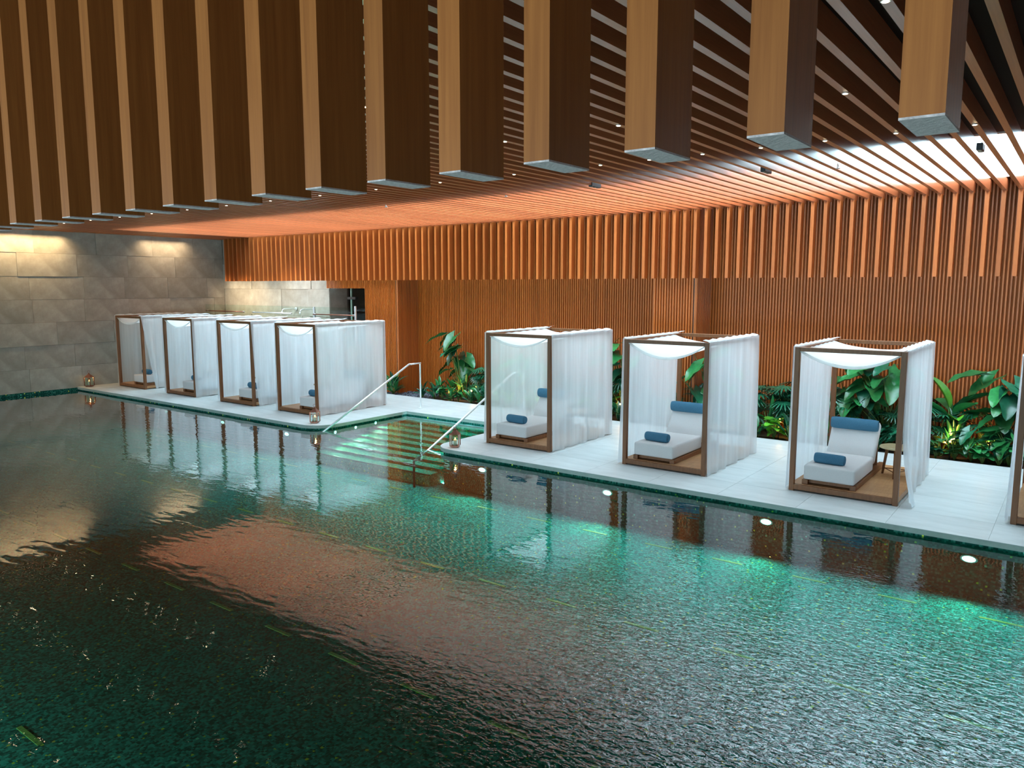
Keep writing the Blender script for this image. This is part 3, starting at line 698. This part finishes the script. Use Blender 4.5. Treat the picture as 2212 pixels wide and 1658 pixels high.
def plant(kind, x, y, size, lab, group, r, n=None, m=None):
    cat = 'plant'
    nm = {'elephant': 'elephant_ear_plant', 'clump': 'foliage_plant', 'round': 'foliage_plant', 'palm': 'lady_palm', 'banana': 'banana_plant', 'thin': 'foliage_plant', 'croton': 'croton_plant'}[kind]
    t = empty(nm, (x, y, -.045), lab, cat, group)
    st = MB()
    if kind == 'elephant':
        n = n or 9
        for k in range(n):
            az = r.uniform(0, 2*PI) if k > 2 else PI+r.uniform(-1.0, 1.0)   # most blades lean out to the pool
            hgt = size*r.uniform(.45, 1.0); sp = size*r.uniform(.12, .38)
            tip = Vector((-math.sin(az)*sp, math.cos(az)*sp*.55, hgt))
            ym = 16.3 if -8.6 < x+tip.x < -6.8 else 16.95
            if y+tip.y > ym: tip.y = ym-y
            st.tube([(0, 0, 0), (tip.x*.35, tip.y*.35, hgt*.55), tuple(tip)], [.016, .012, .006], 5)
            leaf_at(t, lm('heart', m or r.choice([LF_MID, LF_DARK, LF_MID])), tip, (az+r.uniform(-.5, .5)) if math.cos(az) < .2 else PI+r.uniform(-1.3, 1.3), r.uniform(-.75, .1), r.uniform(.34, .5)*min(1.15, size), r.uniform(-.35, .35))
    elif kind == 'palm':
        n = n or 10
        for k in range(n):
            az = r.uniform(0, 2*PI); hgt = size*r.uniform(.35, 1.0); sp = size*r.uniform(.1, .4)
            tip = Vector((-math.sin(az)*sp, math.cos(az)*sp*.5, hgt))
            st.tube([(0, 0, 0), (tip.x*.4, tip.y*.4, hgt*.6), tuple(tip)], [.01, .007, .004], 4)
            leaf_at(t, lm('fan', m or LF_DARK), tip, az, r.uniform(-.7, .4), size*r.uniform(.3, .4))
    elif kind == 'banana':
        for k in range(n or 6):
            az = r.uniform(0, 2*PI); hgt = size*r.uniform(.4, .7)
            tip = Vector((-math.sin(az)*.08, math.cos(az)*.06, hgt))
            st.tube([(0, 0, 0), tuple(tip)], [.025, .008], 5)
            leaf_at(t, lm('paddle', LF_LIGHT if k % 2 else LF_MID), tip, az, r.uniform(.2, 1.2), size*.5)
    else:
        q = {'clump': 'lance', 'round': 'round', 'thin': 'thin', 'croton': 'lance'}[kind]
        n = n or 13
        for k in range(n):
            az = k*2.4+r.uniform(-.3, .3); el = r.uniform(.15, 1.25); zz = size*r.uniform(.05, .6)
            if kind == 'round': el = r.uniform(-.5, .7); zz = size*r.uniform(.25, .75)
            sp = size*r.uniform(.02, .2)
            base = Vector((-math.sin(az)*sp, math.cos(az)*sp*.6, zz))
            st.tube([(0, 0, 0), tuple(base)], [.008, .005], 4)
            mm = m or (LF_YEL if kind == 'croton' and k % 3 else r.choice([LF_DARK, LF_MID]))
            leaf_at(t, lm(q, mm), base, az, el, size*r.uniform(.5, .75)*(.62 if kind == 'round' else 1), r.uniform(-.3, .3))
    st.build('stalks', STEM, t)
    return t
r = random.Random(11)
def zone(x):
    if x < -16.2: return 'behind the fourth pavilion'
    if x < -13.0: return 'between the fourth and fifth pavilions'
    if x < -8.9: return 'behind the fifth pavilion'
    if x < -8.0: return 'between the fifth and sixth pavilions'
    if x < -5.6: return 'behind the sixth pavilion'
    if x < -4.3: return 'between the sixth and seventh pavilions'
    if x < -2.35: return 'behind the seventh pavilion'
    return 'right of the seventh pavilion'
# the tall ones
for x, y, s, lab, n in ((-14.25, 16.6, 1.85, 'tall elephant ear plant with long stalks between the pool rail and fifth pavilion', 15), (-12.2, 16.8, 1.3, 'elephant ear plant hidden behind the curtains of the fifth pavilion', 8),
                     (-9.0, 16.7, 1.95, 'tallest elephant ear plant, in the gap between fifth and sixth pavilions', 12), (-6.75, 16.85, 1.8, 'elephant ear plant seen through the sixth pavilion', 10),
                     (-3.75, 16.75, 1.5, 'elephant ear plant with broad leaves seen at the left inside the seventh pavilion', 14), (-3.05, 16.7, 1.85, 'elephant ear plant with broad leaves seen at the right inside the seventh pavilion', 16),
                     (-1.1, 16.7, 1.6, 'elephant ear plant with spreading leaves beside the rightmost pavilion', 12), (.2, 16.7, 1.6, 'elephant ear plant behind the rightmost pavilion', 8)):
    plant('elephant', x, y, s, lab, None, r, n+3)
plant('banana', -1.95, 16.75, 1.35, 'banana plant with upright light green paddle leaves right of the seventh pavilion', None, r, 7)
plant('elephant', -1.55, 16.3, .62, 'low elephant ear with pale leaves at the bed edge beside the rightmost pavilion', None, r, 12)
plant('elephant', -.95, 16.3, .7, 'low elephant ear with big round leaves at the bed edge by the rightmost pavilion', None, r, 12)
plant('croton', -2.1, 16.5, .55, 'yellow-leaved croton lit by a garden lamp right of the seventh pavilion', None, r, 12)
plant('clump', -16.62, 16.2, .8, 'lone dark clump of lance leaves left of the pool rail post', None, r, 24)
plant('clump', -17.6, 16.2, .55, 'dark leafy clump half behind the fourth pavilion curtain', None, r, 16)
x = -15.35
while x < .6:
    if x < -14.6 or True:
        z = zone(x)
        k = r.choice(['clump', 'clump', 'round', 'round', 'clump'])
        kd = {'clump': 'lance-leaved', 'round': 'broad-leaved'}[k]
        plant(k, x+r.uniform(-.08, .08), 16.2+r.uniform(-.04, .08), r.uniform(.44, .6), 'low %s plant along the bed edge %s' % (kd, z), 'low %s plants %s' % (kd, z), r, 17, r.choice([None, LF_MID, LF_LIGHT, LF_DARK]))
    x += .34
x = -15.0
while x < .6:
    z = zone(x); k = r.choice(['palm', 'thin', 'palm', 'clump'])
    if x < -14.5: k = 'clump'
    kd = {'palm': 'fan palm', 'thin': 'narrow-leaved bush', 'clump': 'leafy bush'}[k]
    plant(k, x+r.uniform(-.1, .1), (16.3 if -8.5 < x < -6.9 else 16.6)+r.uniform(-.08, .12), r.uniform(.75, 1.1) if x > -14.5 else .6, 'taller %s mid bed %s' % (kd, z), '%ss %s' % (kd, z), r, 15 if k != 'palm' else 12)
    x += .4
for x, s in ((-5.3, 1.15), (-4.85, 1.2), (-7.2, 1.0), (-13.3, 1.05)):
    plant('palm', x, 16.8, s, 'waist-high fan palm at the back '+zone(x)+(' on its left' if x == -5.3 else ''), None, r, 14)
# garden lamps
for k, (x, z) in enumerate(((-14.28, .24), (-13.6, .34), (-8.92, .4), (-5.1, .24), (-1.9, .34), (-1.3, .34))):
    t = empty('garden_lamp', (x, 16.28, -.045), 'small warm garden lamp among plants %s, %s' % (zone(x), ['left one', 'right one', 'alone', 'alone', 'left one', 'right one'][k]), 'light', 'garden lamps in the bed')
    MB().tube([(0, 0, 0), (0, 0, z)], .01, 8).build('stake', BLACK, t)
    MB().tube([(0, .0, z), (0, .07, z+.05)], [.02, .028], 12).build('head', BLACK, t)
    MB().tube([(0, -.0, z+.012), (0, -.012, z+.008)], .022, 10).build('lens', GLENS, t)
    l = bpy.data.lights.new('glow', 'POINT'); l.energy = 9; l.color = (1, .5, .12); l.shadow_soft_size = .03
    o = bpy.data.objects.new('glow', l); COL.objects.link(o); o.parent = t; o.location = (0, .12, z+.1)

# neighbours that share a description are told apart by their order along the bed
ORDW = ['leftmost', 'second from left', 'third from left', 'fourth from left', 'fifth from left', 'sixth from left', 'seventh from left', 'eighth from left', 'ninth from left']
byl = {}
for o in COL.objects:
    if o.parent is None and o.get('category') == 'plant': byl.setdefault(o['label'], []).append(o)
for lab, os_ in byl.items():
    if len(os_) > 1:
        os_.sort(key=lambda o: o.location.x)
        for k, o in enumerate(os_): o['label'] = lab + ', ' + (ORDW[k] if k < len(ORDW)-0 and k < len(os_)-1 else 'rightmost')
